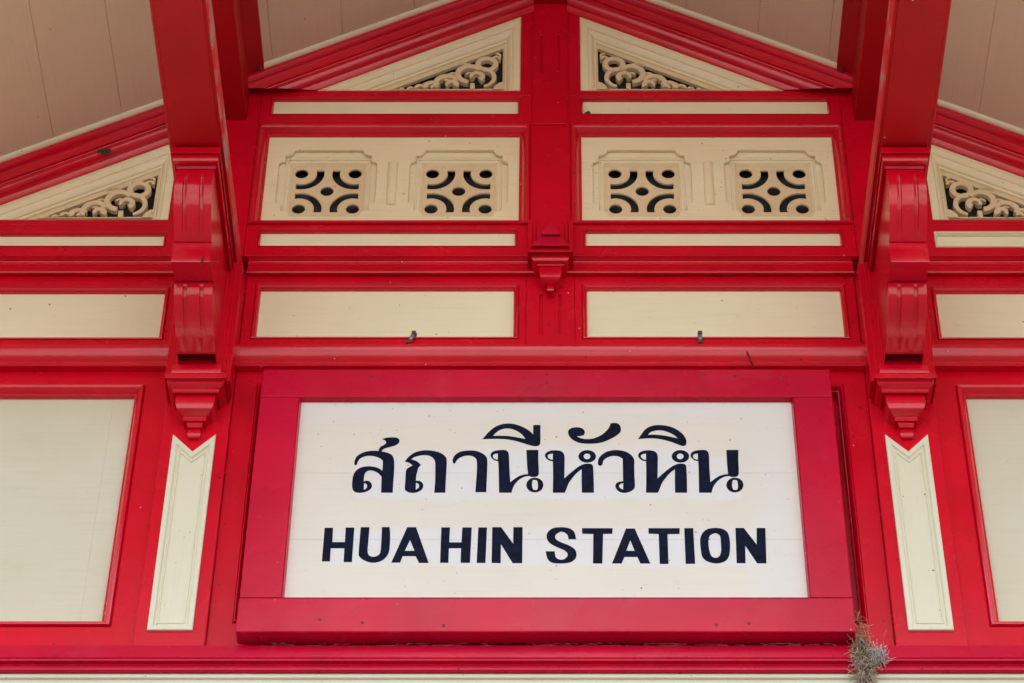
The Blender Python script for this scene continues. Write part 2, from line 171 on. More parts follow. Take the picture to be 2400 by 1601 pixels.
# ------------------------------------------------------------------ mesh helpers
def inset(poly, d, fac=None):
    """mitred inward offset of a counter-clockwise polygon; fac scales the offset edge by edge"""
    n = len(poly); lines = []
    for i in range(n):
        a = Vector(poly[i]); b = Vector(poly[(i+1) % n]); t = (b-a).normalized(); nn = Vector((-t.y, t.x))
        lines.append((a+nn*d*(fac[i] if fac else 1), t))
    res = []
    for i in range(n):
        (p, t), (q, u) = lines[i-1], lines[i]
        den = t.x*u.y-t.y*u.x
        if abs(den) < 1e-6: res.append((q.x, q.y)); continue
        s = ((q.x-p.x)*u.y-(q.y-p.y)*u.x)/den
        res.append((p.x+t.x*s, p.y+t.y*s))
    return res
def ccw(poly):
    a = sum(poly[i][0]*poly[(i+1) % len(poly)][1]-poly[(i+1) % len(poly)][0]*poly[i][1] for i in range(len(poly)))
    return list(poly) if a > 0 else list(reversed(poly))
def rect(x0, x1, z0, z1): return [(x0, z0), (x1, z0), (x1, z1), (x0, z1)]

class MB:
    def __init__(s): s.v = []; s.f = []
    def add(s, x, p, z): s.v.append((x, -p, z)); return len(s.v)-1
    def prism(s, poly, p0, p1):
        n = len(poly)
        a = [s.add(x, p0, z) for x, z in poly]; b = [s.add(x, p1, z) for x, z in poly]
        s.f += [tuple(a), tuple(reversed(b))]+[(a[i], a[(i+1) % n], b[(i+1) % n], b[i]) for i in range(n)]
        return s
    def box(s, x0, x1, p0, p1, z0, z1): return s.prism(rect(x0, x1, z0, z1), p0, p1)
    def frame(s, poly, prof, fac=None):
        poly = ccw(poly); rings = []
        for d, p in prof: rings.append([s.add(x, p, z) for x, z in inset(poly, d, fac)])
        n = len(poly)
        for a, b in zip(rings, rings[1:]):
            s.f += [(a[i], a[(i+1) % n], b[(i+1) % n], b[i]) for i in range(n)]
        return s
    def run(s, prof, x0, x1, zf=None):
        """profile of (p, z) drawn along X from x0 to x1; zf(x) lifts it (for raking lines)"""
        zf = zf or (lambda x: 0); n = len(prof)
        a = [s.add(x0, p, z+zf(x0)) for p, z in prof]; b = [s.add(x1, p, z+zf(x1)) for p, z in prof]
        s.f += [(a[i], a[i+1], b[i+1], b[i]) for i in range(n-1)]
        s.f += [tuple(a), tuple(reversed(b)), (a[-1], a[0], b[0], b[-1])]
        return s
    def loft(s, secs, cx, pb=0., top=True):
        """stack of boxes standing on the wall: (half width, p, z) from top to bottom, mitred on the two sides"""
        rings = [[s.add(cx-h, pb, z), s.add(cx-h, p, z), s.add(cx+h, p, z), s.add(cx+h, pb, z)] for h, p, z in secs]
        for a, b in zip(rings, rings[1:]): s.f += [(a[i], a[i+1], b[i+1], b[i]) for i in range(3)]+[(a[3], a[0], b[0], b[3])]
        s.f += [tuple(rings[0]), tuple(reversed(rings[-1]))]
        return s
    def sector(s, cx, cz, r, w, a0, a1, p, depth=.016, n=22, w1=None, bev=.0022):
        w1 = w if w1 is None else w1; rings = []
        for i in range(n+1):
            t = i/n; a = R(a0+(a1-a0)*t); ww = w+(w1-w)*t
            cs = [(-ww/2, p-depth), (-ww/2, p-bev), (-ww/2+bev, p), (ww/2-bev, p), (ww/2, p-bev), (ww/2, p-depth)]
            rings.append([s.add(cx+(r+q)*math.cos(a), pp, cz+(r+q)*math.sin(a)) for q, pp in cs])
        for a, b in zip(rings, rings[1:]): s.f += [(a[i], a[i+1], b[i+1], b[i]) for i in range(5)]
        s.f += [tuple(rings[0]), tuple(reversed(rings[-1]))]
        return s
    def tube(s, pts, r, n=5):
        rings = []
        for i, q in enumerate(pts):
            q = Vector(q); t = (Vector(pts[min(i+1, len(pts)-1)])-Vector(pts[max(i-1, 0)])).normalized()
            u = t.orthogonal().normalized(); w = t.cross(u)
            rr = r(i/(len(pts)-1)) if callable(r) else r
            ring = []
            for j in range(n):
                a = 2*math.pi*j/n; c = q+u*math.cos(a)*rr+w*math.sin(a)*rr
                s.v.append(tuple(c)); ring.append(len(s.v)-1)
            rings.append(ring)
        for a, b in zip(rings, rings[1:]): s.f += [(a[i], a[(i+1) % n], b[(i+1) % n], b[i]) for i in range(n)]
        s.f += [tuple(rings[0]), tuple(reversed(rings[-1]))]
        return s
    def build(s, name, mat, parent=None, bevel=0., sharp=32, seg=2, wob=0.):
        me = bpy.data.meshes.new(name); me.from_pydata(s.v, [], s.f); me.update()
        bm = bmesh.new(); bm.from_mesh(me)
        bmesh.ops.recalc_face_normals(bm, faces=bm.faces); bm.to_mesh(me); bm.free()
        for p in me.polygons: p.use_smooth = True
        me.set_sharp_from_angle(angle=R(sharp))
        me.materials.append(mat)
        o = bpy.data.objects.new(name, me); COL.objects.link(o); o.parent = parent
        if bevel:
            b = o.modifiers.new('bevel', 'BEVEL'); b.width = bevel; b.segments = seg; b.limit_method = 'ANGLE'; b.angle_limit = R(38); b.harden_normals = True
        return o

def outline(pts):
    """closed curve through pts; points flagged with a third value are sharp corners"""
    n = len(pts); res = []
    P = [(q[0], q[1]) for q in pts]; cn = [len(q) > 2 for q in pts]
    for i in range(n):
        p1, p2 = P[i], P[(i+1) % n]
        p0 = P[i-1] if not cn[i] else p1; p3 = P[(i+2) % n] if not cn[(i+1) % n] else p2
        m = 1 if (cn[i] and cn[(i+1) % n]) else 5
        for j in range(m):
            t = j/m; q = []
            for k in (0, 1):
                q.append(.5*(2*p1[k]+(p2[k]-p0[k])*t+(2*p0[k]-5*p1[k]+4*p2[k]-p3[k])*t*t+(3*p1[k]-p0[k]-3*p2[k]+p3[k])*t**3))
            res.append(tuple(q))
    return res
def board(name, loops, p, thick, mat, parent, bev=.0016, res=1, ox=0., oz=0., sharp=32):
    """flat board cut to the given outline with holes; front face at p"""
    cu = bpy.data.curves.new(name, 'CURVE'); cu.dimensions = '2D'; cu.fill_mode = 'BOTH'
    for lp in loops:
        sp = cu.splines.new('POLY'); sp.points.add(len(lp)-1); sp.use_cyclic_u = True
        for i, q in enumerate(lp): sp.points[i].co = (q[0]+ox, q[1]+oz, 0, 1)
    cu.extrude = thick/2-bev; cu.bevel_depth = bev; cu.bevel_resolution = res; cu.offset = -bev
    tmp = bpy.data.objects.new(name, cu); COL.objects.link(tmp)
    me = bpy.data.meshes.new_from_object(tmp.evaluated_get(bpy.context.evaluated_depsgraph_get()))
    bpy.data.objects.remove(tmp); bpy.data.curves.remove(cu)
    me.transform(Matrix(((1, 0, 0, 0), (0, 0, -1, -(p-thick/2)), (0, 1, 0, 0), (0, 0, 0, 1))))
    me.name = name; me.materials.clear(); me.materials.append(mat)
    for q in me.polygons: q.use_smooth = False
    o = bpy.data.objects.new(name, me); COL.objects.link(o); o.parent = parent
    return o
def thing(name, label, cat, loc=(0, 0, 0), group=None):
    o = bpy.data.objects.new(name, None); COL.objects.link(o); o.location = loc; o.empty_display_size = .1
    o['label'] = label; o['category'] = cat
    if group: o['group'] = group
    return o
def mx(s, poly): return [(s*x, z) for x, z in poly]

# ------------------------------------------------------------------ the building
BLD = thing('station_building', 'red and cream painted timber station front with gabled roof, carved vents and scroll brackets', 'building')
K = .571                                   # slope of the roof
ZH = 9.328                                 # raking edge of the carved triangles at x = 0
ZC = 9.486                                 # ceiling plane at the wall, x = 0
PB = -.02                                  # face of the lower timber, set back from the upper
hyp = lambda x: ZH-K*abs(x)
XE = 2.25                                  # end of the wall

MB().box(-XE, XE, -.105, -.0725, 6.31, 8.15).build('backing_board', RED, BLD)
# --- upper timber: rails, posts and raking boards, face at p = 0
pmould = [(0, -.005), (.003, -.006), (.0040, .0050), (.006, .0085), (.010, .0092), (.015, .0075), (.020, .0035), (.025, -.0025), (.0295, -.0100), (.0325, -.0165), (.0335, -.0200), (.0385, -.0215), (.0415, -.0225), (.042, -.031)]
small = [(0, -.002), (.0015, -.003), (.0025, .0015), (.005, .0015), (.008, -.003), (.009, -.016), (.009, -.026)]
mid = [(0, -.003), (.002, -.004), (.003, .003), (.006, .0045), (.0085, .001), (.012, -.001), (.015, -.004), (.017, -.009), (.018, -.014), (.018, -.026)]
mid = [(d, p+PB) for d, p in mid]
big = [(0, -.004), (.003, -.0055), (.004, .004), (.006, .0075), (.010, .0080), (.015, .0055), (.0195, .001), (.024, -.005), (.0275, -.0115), (.029, -.0150), (.0335, -.0160), (.0345, -.022), (.035, -.034)]
big = [(d, p+PB) for d, p in big]
TH = .05

# centre post
board('post', [rect(-.068, .068, 7.9975, 9.42)], 0, TH, REDV, BLD)
m = MB()
gp = []
for gx in (-.032, .030):
    gp.append(rect(gx-.004, gx+.004, 8.935, 9.15))
board('post_face', [rect(-.061, .061, 8.66, 9.40)]+gp, .0075, .0095, REDV, BLD, .002)
tri_c = [(.109, 8.848), (.8405, 8.848), (.109, hyp(.109))]
tri_o = [(1.312, 8.174), (2.0195, 8.174), (1.312, hyp(1.312))]
vent = rect(.068, 1.040, 8.149, 8.668)
strip1 = rect(.108, 1.003, 8.717, 8.816)
strip2 = rect(.113, .998, 8.041, 8.132)
strip2o = rect(1.31, 1.96, 8.041, 8.118)
row3 = rect(.105, .990, 7.627, 7.886)
row3o = rect(1.276, 1.96, 7.624, 7.872)
bigo = rect(1.311, 1.96, 6.438, 7.424)
bigc = rect(0, .95, 6.452, 7.424)
for s in (-1, 1):
    # triangle surround, rail with the upper strip, rail with the lower strip, outer post
    board('gable_board', [mx(s, [(.0685, 8.8225), (1.0395, 8.8225), (1.0395, hyp(1.0395)+.12), (.0685, hyp(.0685)+.12)]), mx(s, tri_c)], 0, TH, RED, BLD)
    board('rail', [mx(s, rect(.0685, 1.0395, 8.6685, 8.822)), mx(s, strip1)], 0, TH, RED, BLD)
    board('rail', [mx(s, rect(.0685, 1.0395, 7.998, 8.1485)), mx(s, strip2)], 0, TH, RED, BLD)
    board('post', [mx(s, rect(1.0405, 1.262, 7.998, 9.05))], 0, TH, REDV, BLD)
    board('gable_board', [mx(s, [(1.2625, 8.1505), (XE, 8.1505), (XE, hyp(XE)+.14), (1.2625, hyp(1.2625)+.14)]), mx(s, tri_o)], 0, TH, RED, BLD)
    board('rail', [mx(s, rect(1.2625, XE, 7.998, 8.15)), mx(s, strip2o)], 0, TH, RED, BLD)
    # lower timber
    board('rail', [mx(s, rect(.0815, 1.022, 7.54, 7.92)), mx(s, row3)], PB, TH, RED, BLD)
    board('rail', [mx(s, rect(1.234, XE, 7.54, 7.92)), mx(s, row3o)], PB, TH, RED, BLD)
    board('wall_board', [mx(s, rect(1.234, XE, 6.31, 7.539)), mx(s, bigo)], PB, TH, REDV, BLD)
# board behind the sign with its sunk panel
board('wall_board', [rect(-1.022, 1.022, 6.31, 7.539), rect(-.95, .95, 6.452, 7.424)], PB, TH, REDV, BLD)
board('post', [rect(-.081, .081, 7.54, 7.92)]+[rect(g-.0045, g+.0045, 7.648, 7.836) for g in (-.031, .031)], PB, TH, REDV, BLD, .002)
MB().box(-.045, .045, PB-.02, PB-.008, 7.63, 7.85).build('post_core', REDV, BLD)
MB().box(-.045, .045, -.02, -.0025, 8.9, 9.2).build('post_core', REDV, BLD)

# --- cream panels in their red mouldings
def panel(name, rc, prof, depth, mat, s, mm=REDM, seams=()):
    poly = ccw(mx(s, rc))
    x0 = min(q[0] for q in poly); x1 = max(q[0] for q in poly); z0 = min(q[1] for q in poly); z1 = max(q[1] for q in poly)
    t = prof[-1][0]-.004
    pm = MB(); cuts = [x0+t]+sorted(c for c in seams if x0+t < c < x1-t)+[x1-t]
    for a, c in zip(cuts, cuts[1:]): pm.box(a+(.0002 if a != cuts[0] else 0), c-(.0002 if c != cuts[-1] else 0), depth-.018, depth-random.uniform(0, .0012), z0+t, z1-t)
    o = pm.build(name, mat, BLD)
    MB().frame(poly, prof).build('panel_moulding', mm, o)
    return o
for s in (-1, 1):
    panel('panel', strip1, small, -.018, CREAM, s)
    panel('panel', strip2, small, -.018, CREAM, s)
    panel('panel', row3, mid, PB-.02, CREAM, s)
    panel('panel', row3o, mid, PB-.02, CREAM, s)
    po = panel('panel', bigo, big, PB-.034, CREAML, s, seams=(-1.415,))
    # outer strip: its moulding is painted cream
    panel('panel', strip2o, small, -.018, CREAM, s, CREAM if s > 0 else REDM)
MB().frame(rect(-.95, .95, 6.452, 7.424), [(d*.55, p if p > PB-.02 else p-.02) for d, p in big]).build('panel_moulding', REDV, BLD)

# --- carved vents
def arc(cx, cz, r, a0, a1, n=16): return [(cx+r*math.cos(R(a0+(a1-a0)*i/n)), cz+r*math.sin(R(a0+(a1-a0)*i/n))) for i in range(n+1)]
def cross(cx, cz, hx, hz, tx, tz, rr):
    """square with a shallow tab on each side and scooped shoulders"""
    q = []
    ax, az = hx-.030, hz-.036
    q += [(cx-ax, cz-hz-tz+.004), (cx-ax+.006, cz-hz-tz), (cx+ax-.006, cz-hz-tz), (cx+ax, cz-hz-tz+.004)]
    q += arc(cx+hx-.004, cz-hz-tz+.004, .026, 180, 100, 6)[1:]+[(cx+hx, cz-hz)]
    q += [(cx+hx, cz-az-.008), (cx+hx+tx-.004, cz-az), (cx+hx+tx, cz-az+.010), (cx+hx+tx, cz+az-.010), (cx+hx+tx-.004, cz+az), (cx+hx, cz+az+.008)]
    q += [(cx+hx, cz+hz)]+arc(cx+hx-.004, cz+hz+tz-.004, .026, 260, 180, 6)[:-1]
    q += [(cx+ax, cz+hz+tz-.004), (cx+ax-.006, cz+hz+tz), (cx-ax+.006, cz+hz+tz), (cx-ax, cz+hz+tz-.004)]
    q += arc(cx-hx+.004, cz+hz+tz-.004, .026, 0, -80, 6)[1:]+[(cx-hx, cz+hz)]
    q += [(cx-hx, cz+az+.008), (cx-hx-tx+.004, cz+az), (cx-hx-tx, cz+az-.010), (cx-hx-tx, cz-az+.010), (cx-hx-tx+.004, cz-az), (cx-hx, cz-az-.008)]
    q += [(cx-hx, cz-hz)]+arc(cx-hx+.004, cz-hz-tz+.004, .026, 80, 0, 6)[:-1]
    return q
def rosette_holes(cx, cz):
    hs = [arc(cx, cz, .0232, 0, 345, 23)]
    for sx in (-1, 1):
        for sz in (-1, 1):
            ox, oz = cx+sx*.094, cz+sz*.090
            hs.append(arc(ox, oz, .0232, 0, 345, 23))
            # curved slot round the corner hole
            base = {(1, 1): 225, (-1, 1): 315, (-1, -1): 45, (1, -1): 135}[(sx, sz)]
            o_ = arc(ox, oz, .0800, base-57, base+57, 20); i_ = arc(ox, oz, .0535, base+63, base-63, 18)
            hs.append(o_+i_)
    return hs
for s in (-1, 1):
    x0, x1, z0, z1 = .068+.036, 1.040-.036, 8.149+.03, 8.668-.036
    cs = [(s*.3215, 8.392), (s*.783, 8.392)]
    outer = ccw(mx(s, rect(x0, x1, z0, z1)))
    HX, HZ = .1515, .141
    vp = board('vent_panel', [outer]+[cross(cx, cz, HX, HZ, .021, .030, .03) for cx, cz in cs], -.027, .013, CREAMW, BLD, .003)
    MB().frame(mx(s, vent), pmould).build('panel_moulding', REDM, vp)
    for cx, cz in cs:
        # second layer: the four tabs, then the sunk square frame, then the pierced rosette board
        board('vent_tab', [rect(cx-HX-.03, cx+HX+.03, cz-HZ-.04, cz+HZ+.04), rect(cx-HX+.001, cx+HX-.001, cz-HZ-.034, cz+HZ)], -.0425, .010, CREAMW, vp, .003)
        MB().frame(rect(cx-HX+.001, cx+HX-.001, cz-HZ-.034, cz+HZ), [(0, -.0435), (.005, -.044), (.006, -.050), (.012, -.048), (.017, -.0505), (.018, -.056), (.021, -.057), (.022, -.066)]).build('vent_moulding', CREAMW, vp)
        board('vent_rosette', [rect(cx-HX-.005, cx+HX+.005, cz-HZ-.036, cz+HZ+.006)]+rosette_holes(cx, cz-.008), -.0610, .009, FRETM, vp, .0018, 2)
    # half-round batten between the two
    prof = [(-.0275+.013*math.sin(R(a)), s*.5535-.0175*math.cos(R(a))) for a in range(0, 181, 15)]
    b = MB(); rings = []
    for zz, sc in ((8.276, .35), (8.278, .8), (8.282, 1), (8.36, 1), (8.49, 1), (8.496, .75), (8.4985, .3)):
        rings.append([b.add(s*.5535+(x-s*.5535)*(1 if sc > .5 else .9), -.0275+(p+.0275)*sc, zz) for p, x in prof])
    for a, c in zip(rings, rings[1:]): b.f += [(a[i], a[i+1], c[i+1], c[i]) for i in range(len(prof)-1)]
    b.f += [tuple(rings[0]), tuple(reversed(rings[-1]))]
    b.build('batten', CREAMW, vp, sharp=50)

# --- carved gable triangles: cream frame and scroll fretwork
tprof = [(0, .002), (.004, -.009), (.030, -.009), (.031, -.013), (.0345, -.013), (.036, -.0075), (.040, -.0085), (.050, -.016), (.0565, -.0225), (.058, -.030), (.065, -.030), (.0665, -.032), (.0665, -.052)]
def gable_panel(tri, s, xv, zb):
    """xv: upright edge, zb: foot of the triangle; s = +1 points right, -1 left"""
    poly = [(s*x, z) for x, z in tri]; n = len(poly)
    P = ccw(poly); fac = []
    for i in range(3):
        a, b_ = P[i], P[(i+1) % 3]
        fac.append(.28 if abs(a[1]-b_[1]) < 1e-6 else (.88 if abs(a[0]-b_[0]) < 1e-6 else 1.0))
    f = MB().frame(poly, tprof, fac).build('gable_panel', CREAMW, BLD)
    m = MB(); q = -.033
    X = lambda d: s*(xv+d)                 # distance from the upright edge
    def sec(d, h, r, w, a0, a1, dp=0, w1=None):
        if s > 0: m.sector(X(d), zb+h, r, w, a0, a1, q+dp, .02, w1=w1)
        else: m.sector(X(d), zb+h, r, w, 180-a0, 180-a1, q+dp, .02, w1=w1)
    # angles are for the right-hand triangle (upright edge on the left)
    sec(.124, .190, .0325, .0205, -10, 350, .0)
    sec(.146, .118, .050, .0215, 62, 255, -.003, .014)
    sec(.1855, .133, .0435, .0215, 150, -85, .002)
    sec(.160, .1165, .0205, .0235, 240, -25, .004, .012)
    sec(.268, .0875, .0385, .0205, 165, -25, -.001)
    sec(.250, .073, .0165, .0235, 215, -35, .003, .012)
    sec(.322, .068, .0225, .0185, 165, -25, -.002)
    sec(.312, .060, .0085, .013, 200, -30, .002)
    sec(.366, .059, .0145, .012, 165, -10, -.001)
    sec(.400, .054, .009, .010, 165, -10, -.003)
    sec(.430, .0515, .0060, .008, 170, 0, -.002); sec(.247, .125, .020, .010, 150, 30, -.005); sec(.300, .100, .014, .008, 160, 30, -.005); sec(.345, .078, .010, .007, 160, 20, -.004)
    sec(.1855, .133, .016, .010, 20, 250, -.007, .006); sec(.268, .0875, .020, .009, 150, 60, -.006)
    sec(.090, .222, .012, .010, 200, 10, -.002)
    sec(.086, .243, .010, .009, 260, 60, -.004)
    sec(.205, .158, .040, .008, 120, 40, -.006)
    m.prism(mx(s, [(xv+.060, zb+.05), (xv+.060, zb+.092), (xv+.078, zb+.086), (xv+.094, zb+.068), (xv+.100, zb+.05)]), q-.02, q-.002)
    m.prism(mx(s, [(xv+.1665, zb+.05), (xv+.1665, zb+.082), (xv+.183, zb+.082), (xv+.183, zb+.05)]), q-.02, q-.0005)
    m.prism(mx(s, [(xv+.10, zb+.048), (xv+.10, zb+.054), (xv+.47, zb+.0505), (xv+.47, zb+.048)]), q-.02, q-.004)
    iw_ = inset(ccw(poly), .064, fac); ii = inset(ccw(poly), .0850, [1 if q_ > .9 else (.77 if q_ > .5 else .28) for q_ in fac])
    nn = len(iw_); va = [m.add(x, q-.006, z) for x, z in iw_]; vb = [m.add(x, q-.006, z) for x, z in ii]; vc = [m.add(x, q-.02, z) for x, z in ii]
    for k_ in range(nn): m.f += [(va[k_], va[(k_+1) % nn], vb[(k_+1) % nn], vb[k_]), (vb[k_], vb[(k_+1) % nn], vc[(k_+1) % nn], vc[k_])]
    m.build('fretwork', FRETM, f, bevel=0, sharp=40)
for s in (-1, 1):
    gable_panel(tri_c, s, .109, 8.848)
    gable_panel(tri_o, s, 1.312, 8.174)
# attic void behind the pierced work, its shade painted as a dark wall
gab = [(-XE+.06, 6.3), (XE-.06, 6.3), (XE-.06, ZC-K*(XE-.06)-.02), (0, ZC-.02), (-XE+.06, ZC-K*(XE-.06)-.02)]
MB().prism(gab, -4.5, -.11).build('inner_wall', DARK, BLD)

# --- horizontal mouldings
corniceA = [(-.04, 8.0045), (0, 8.0037), (.0015, 8.0005), (-.020, 7.9915), (-.0225, 7.987), (-.012, 7.9800), (-.010, 7.9768), (-.010, 7.9655), (-.0135, 7.9645), (-.0125, 7.957), (-.006, 7.942), (-.001, 7.931), (.003, 7.9245), (.003, 7.9195), (.001, 7.9166), (-.006, 7.9190), (-.0185, 7.9215), (-.04, 7.9215)]
corniceB = [(-.05, 7.5956), (-.0205, 7.5954), (-.0215, 7.5850), (.010, 7.5720), (.0215, 7.5655), (.0225, 7.5600), (.0220, 7.5500), (.0195, 7.5400), (.0150, 7.5300), (.0090, 7.5210), (.0020, 7.5130), (-.0030, 7.5085), (-.0030, 7.5045), (.0075, 7.4990), (.0120, 7.4920), (.0120, 7.4830), (.0080, 7.4790), (-.004, 7.4785), (-.0205, 7.4800), (-.05, 7.4805)]
for s in (-1, 1):
    for prof, a in ((corniceA, 1.023), (corniceB, 1.023)):
        x = sorted((s*1.233, s*XE)); MB().run(prof, *x).build('cornice', REDM, BLD, sharp=28)
MB().run(corniceA, -1.023, 1.023).build('cornice', REDM, BLD, sharp=28)
MB().run(corniceB, -1.023, 1.023).build('cornice', REDM, BLD, sharp=28)
sill = [(-.05, 6.345), (PB, 6.3435), (.024, 6.334), (.030, 6.331), (.034, 6.285), (.032, 6.2825), (.029, 6.281), (.035, 6.2785), (.039, 6.275), (.038, 6.270), (.034, 6.2685), (.026, 6.267), (.021, 6.262), (.021, 6.256), (.029, 6.252), (.0345, 6.246), (.034, 6.240), (.030, 6.2365), (-.05, 6.236)]
MB().run(sill, -XE, XE).build('sill', REDS, BLD, sharp=28)
cm = [(-.05, 6.2355), (.020, 6.2355), (.022, 6.230), (.020, 6.2215), (.012, 6.2195), (.012, 6.2155), (.017, 6.212), (.017, 6.204), (.009, 6.201), (.007, 6.19), (.007, 6.12), (-.05, 6.12)]
MB().run(cm, -XE, XE).build('lower_moulding', CREAML, BLD, sharp=28)
lw = MB()
for i in range(30):
    z1 = 6.119-i*.2; z0 = max(z1-.197, .0)
    if z1 > .05: lw.box(-XE, XE, -.05, 0, z0, z1)
lw.build('lower_wall', CREAM, BLD)

# --- raking mouldings, cream bead under the ceiling, ceiling boards
rake = [(-.05, -.010), (.072, -.012), (.0755, -.018), (.0775, -.026), (.076, -.036), (.070, -.043), (.060, -.047), (.055, -.0475), (.0525, -.050), (.050, -.052), (.0475, -.060), (.045, -.083), (.036, -.084), (.034, -.0875), (.037, -.089), (.0415, -.095), (.0445, -.104), (.0435, -.116), (.037, -.126), (.026, -.132), (.014, -.1345), (.012, -.138), (.006, -.150), (.004, -.1585), (-.05, -.1590)]
bead = [(-.05, .0), (.090, .0), (.091, -.004), (.086, -.0095), (.079, -.0115), (.070, -.0118), (-.05, -.0095)]
def raking(x0, x1):
    zf = lambda x: ZC-K*abs(x)
    rk = MB().run(rake, x0, x1, zf).build('rake_moulding', REDM, BLD, sharp=30)
    if abs(x0) < .5:                       # the middle pair dies onto the rail under the carved triangles
        bm = bmesh.new(); bm.from_mesh(rk.data)
        g_ = bmesh.ops.bisect_plane(bm, geom=bm.verts[:]+bm.edges[:]+bm.faces[:], plane_co=(0, 0, 8.853), plane_no=(0, .93, -1), clear_outer=True)
        bmesh.ops.holes_fill(bm, edges=[e for e in g_['geom_cut'] if isinstance(e, bmesh.types.BMEdge)], sides=0)
        bmesh.ops.recalc_face_normals(bm, faces=bm.faces); bm.to_mesh(rk.data); bm.free()
        for q in rk.data.polygons: q.use_smooth = True
        rk.data.set_sharp_from_angle(angle=R(28))
    MB().run(bead, x0, x1, zf).build('ceiling_bead', CREAM, BLD, sharp=30)
OH = 2.65                                   # roof overhang
for s in (-1, 1):
    raking(s*.061, s*1.083); raking(s*1.243, s*(XE+.0))
    # boards run out from the wall; hairline gaps between them
    c = MB(); x = .0
    xs = [0, .245, .50, .755, 1.0, 1.245, 1.51, 1.735, 1.97, 2.2, 2.43, 2.7]
    for a, b_ in zip(xs, xs[1:]):
        g = .0006; dz = random.uniform(-.0008, .0008)
        c.prism([(s*(a+g), ZC-K*(a+g)+dz), (s*(b_-g), ZC-K*(b_-g)+dz), (s*(b_-g), ZC-K*(b_-g)+.022), (s*(a+g), ZC-K*(a+g)+.022)], -.05, OH)
    c.build('ceiling', CEIL, BLD)
    # red strip beside the purlin
    t = MB().prism(mx(s, [(1.030, ZC-K*1.030+.001), (1.030, ZC-K*1.030-.012), (1.0835, ZC-K*1.0835-.012), (1.0835, ZC-K*1.0835+.001)]), .07, OH).build('ceiling_strip', REDB, BLD)
    # purlin and, under it, the arm that the bracket carries
    MB().prism(mx(s, [(1.083, 8.688), (1.235, 8.688), (1.235, ZC-K*1.235+.002), (1.083, ZC-K*1.083+.002)]), -.04, OH-.02).build('purlin', REDB, BLD, bevel=.003)
    az = 7.876
    arm = [(1.056, az), (1.200, az), (1.203, az+.006), (1.212, az+.006), (1.217, az+.013), (1.217, az+.085), (1.039, az+.085), (1.039, az+.013), (1.044, az+.006), (1.053, az+.006)]
    ra = MB().prism(mx(s, arm), .0, OH-.06).build('roof_arm', REDB, BLD)
    ra.data.materials.append(WORN)
    for q in ra.data.polygons:
        if abs(q.center.x) < 1.0445 and az+.004 < q.center.z < az+.08 and q.area > .01: q.material_index = 1
MB().prism([(-.061, 9.332), (.061, 9.332), (.061, ZC-.034), (-.061, ZC-.034)], -.02, OH).build('ridge_beam', REDB, BLD, bevel=.003)
rf = MB()
rf.prism([(-2.75, ZC-K*2.75+.025), (0, ZC+.025), (2.75, ZC-K*2.75+.025), (2.75, ZC-K*2.75+.09), (0, ZC+.10), (-2.75, ZC-K*2.75+.09)], -4.6, OH+.03)
rf.build('roof', ROOFM, BLD)
for s in (-1, 1):
    MB().prism(mx(s, [(0, ZC-.10), (2.76, ZC-K*2.76-.10), (2.76, ZC-K*2.76+.09), (0, ZC+.10)]), OH+.031, OH+.06).build('barge_board', RED, BLD)

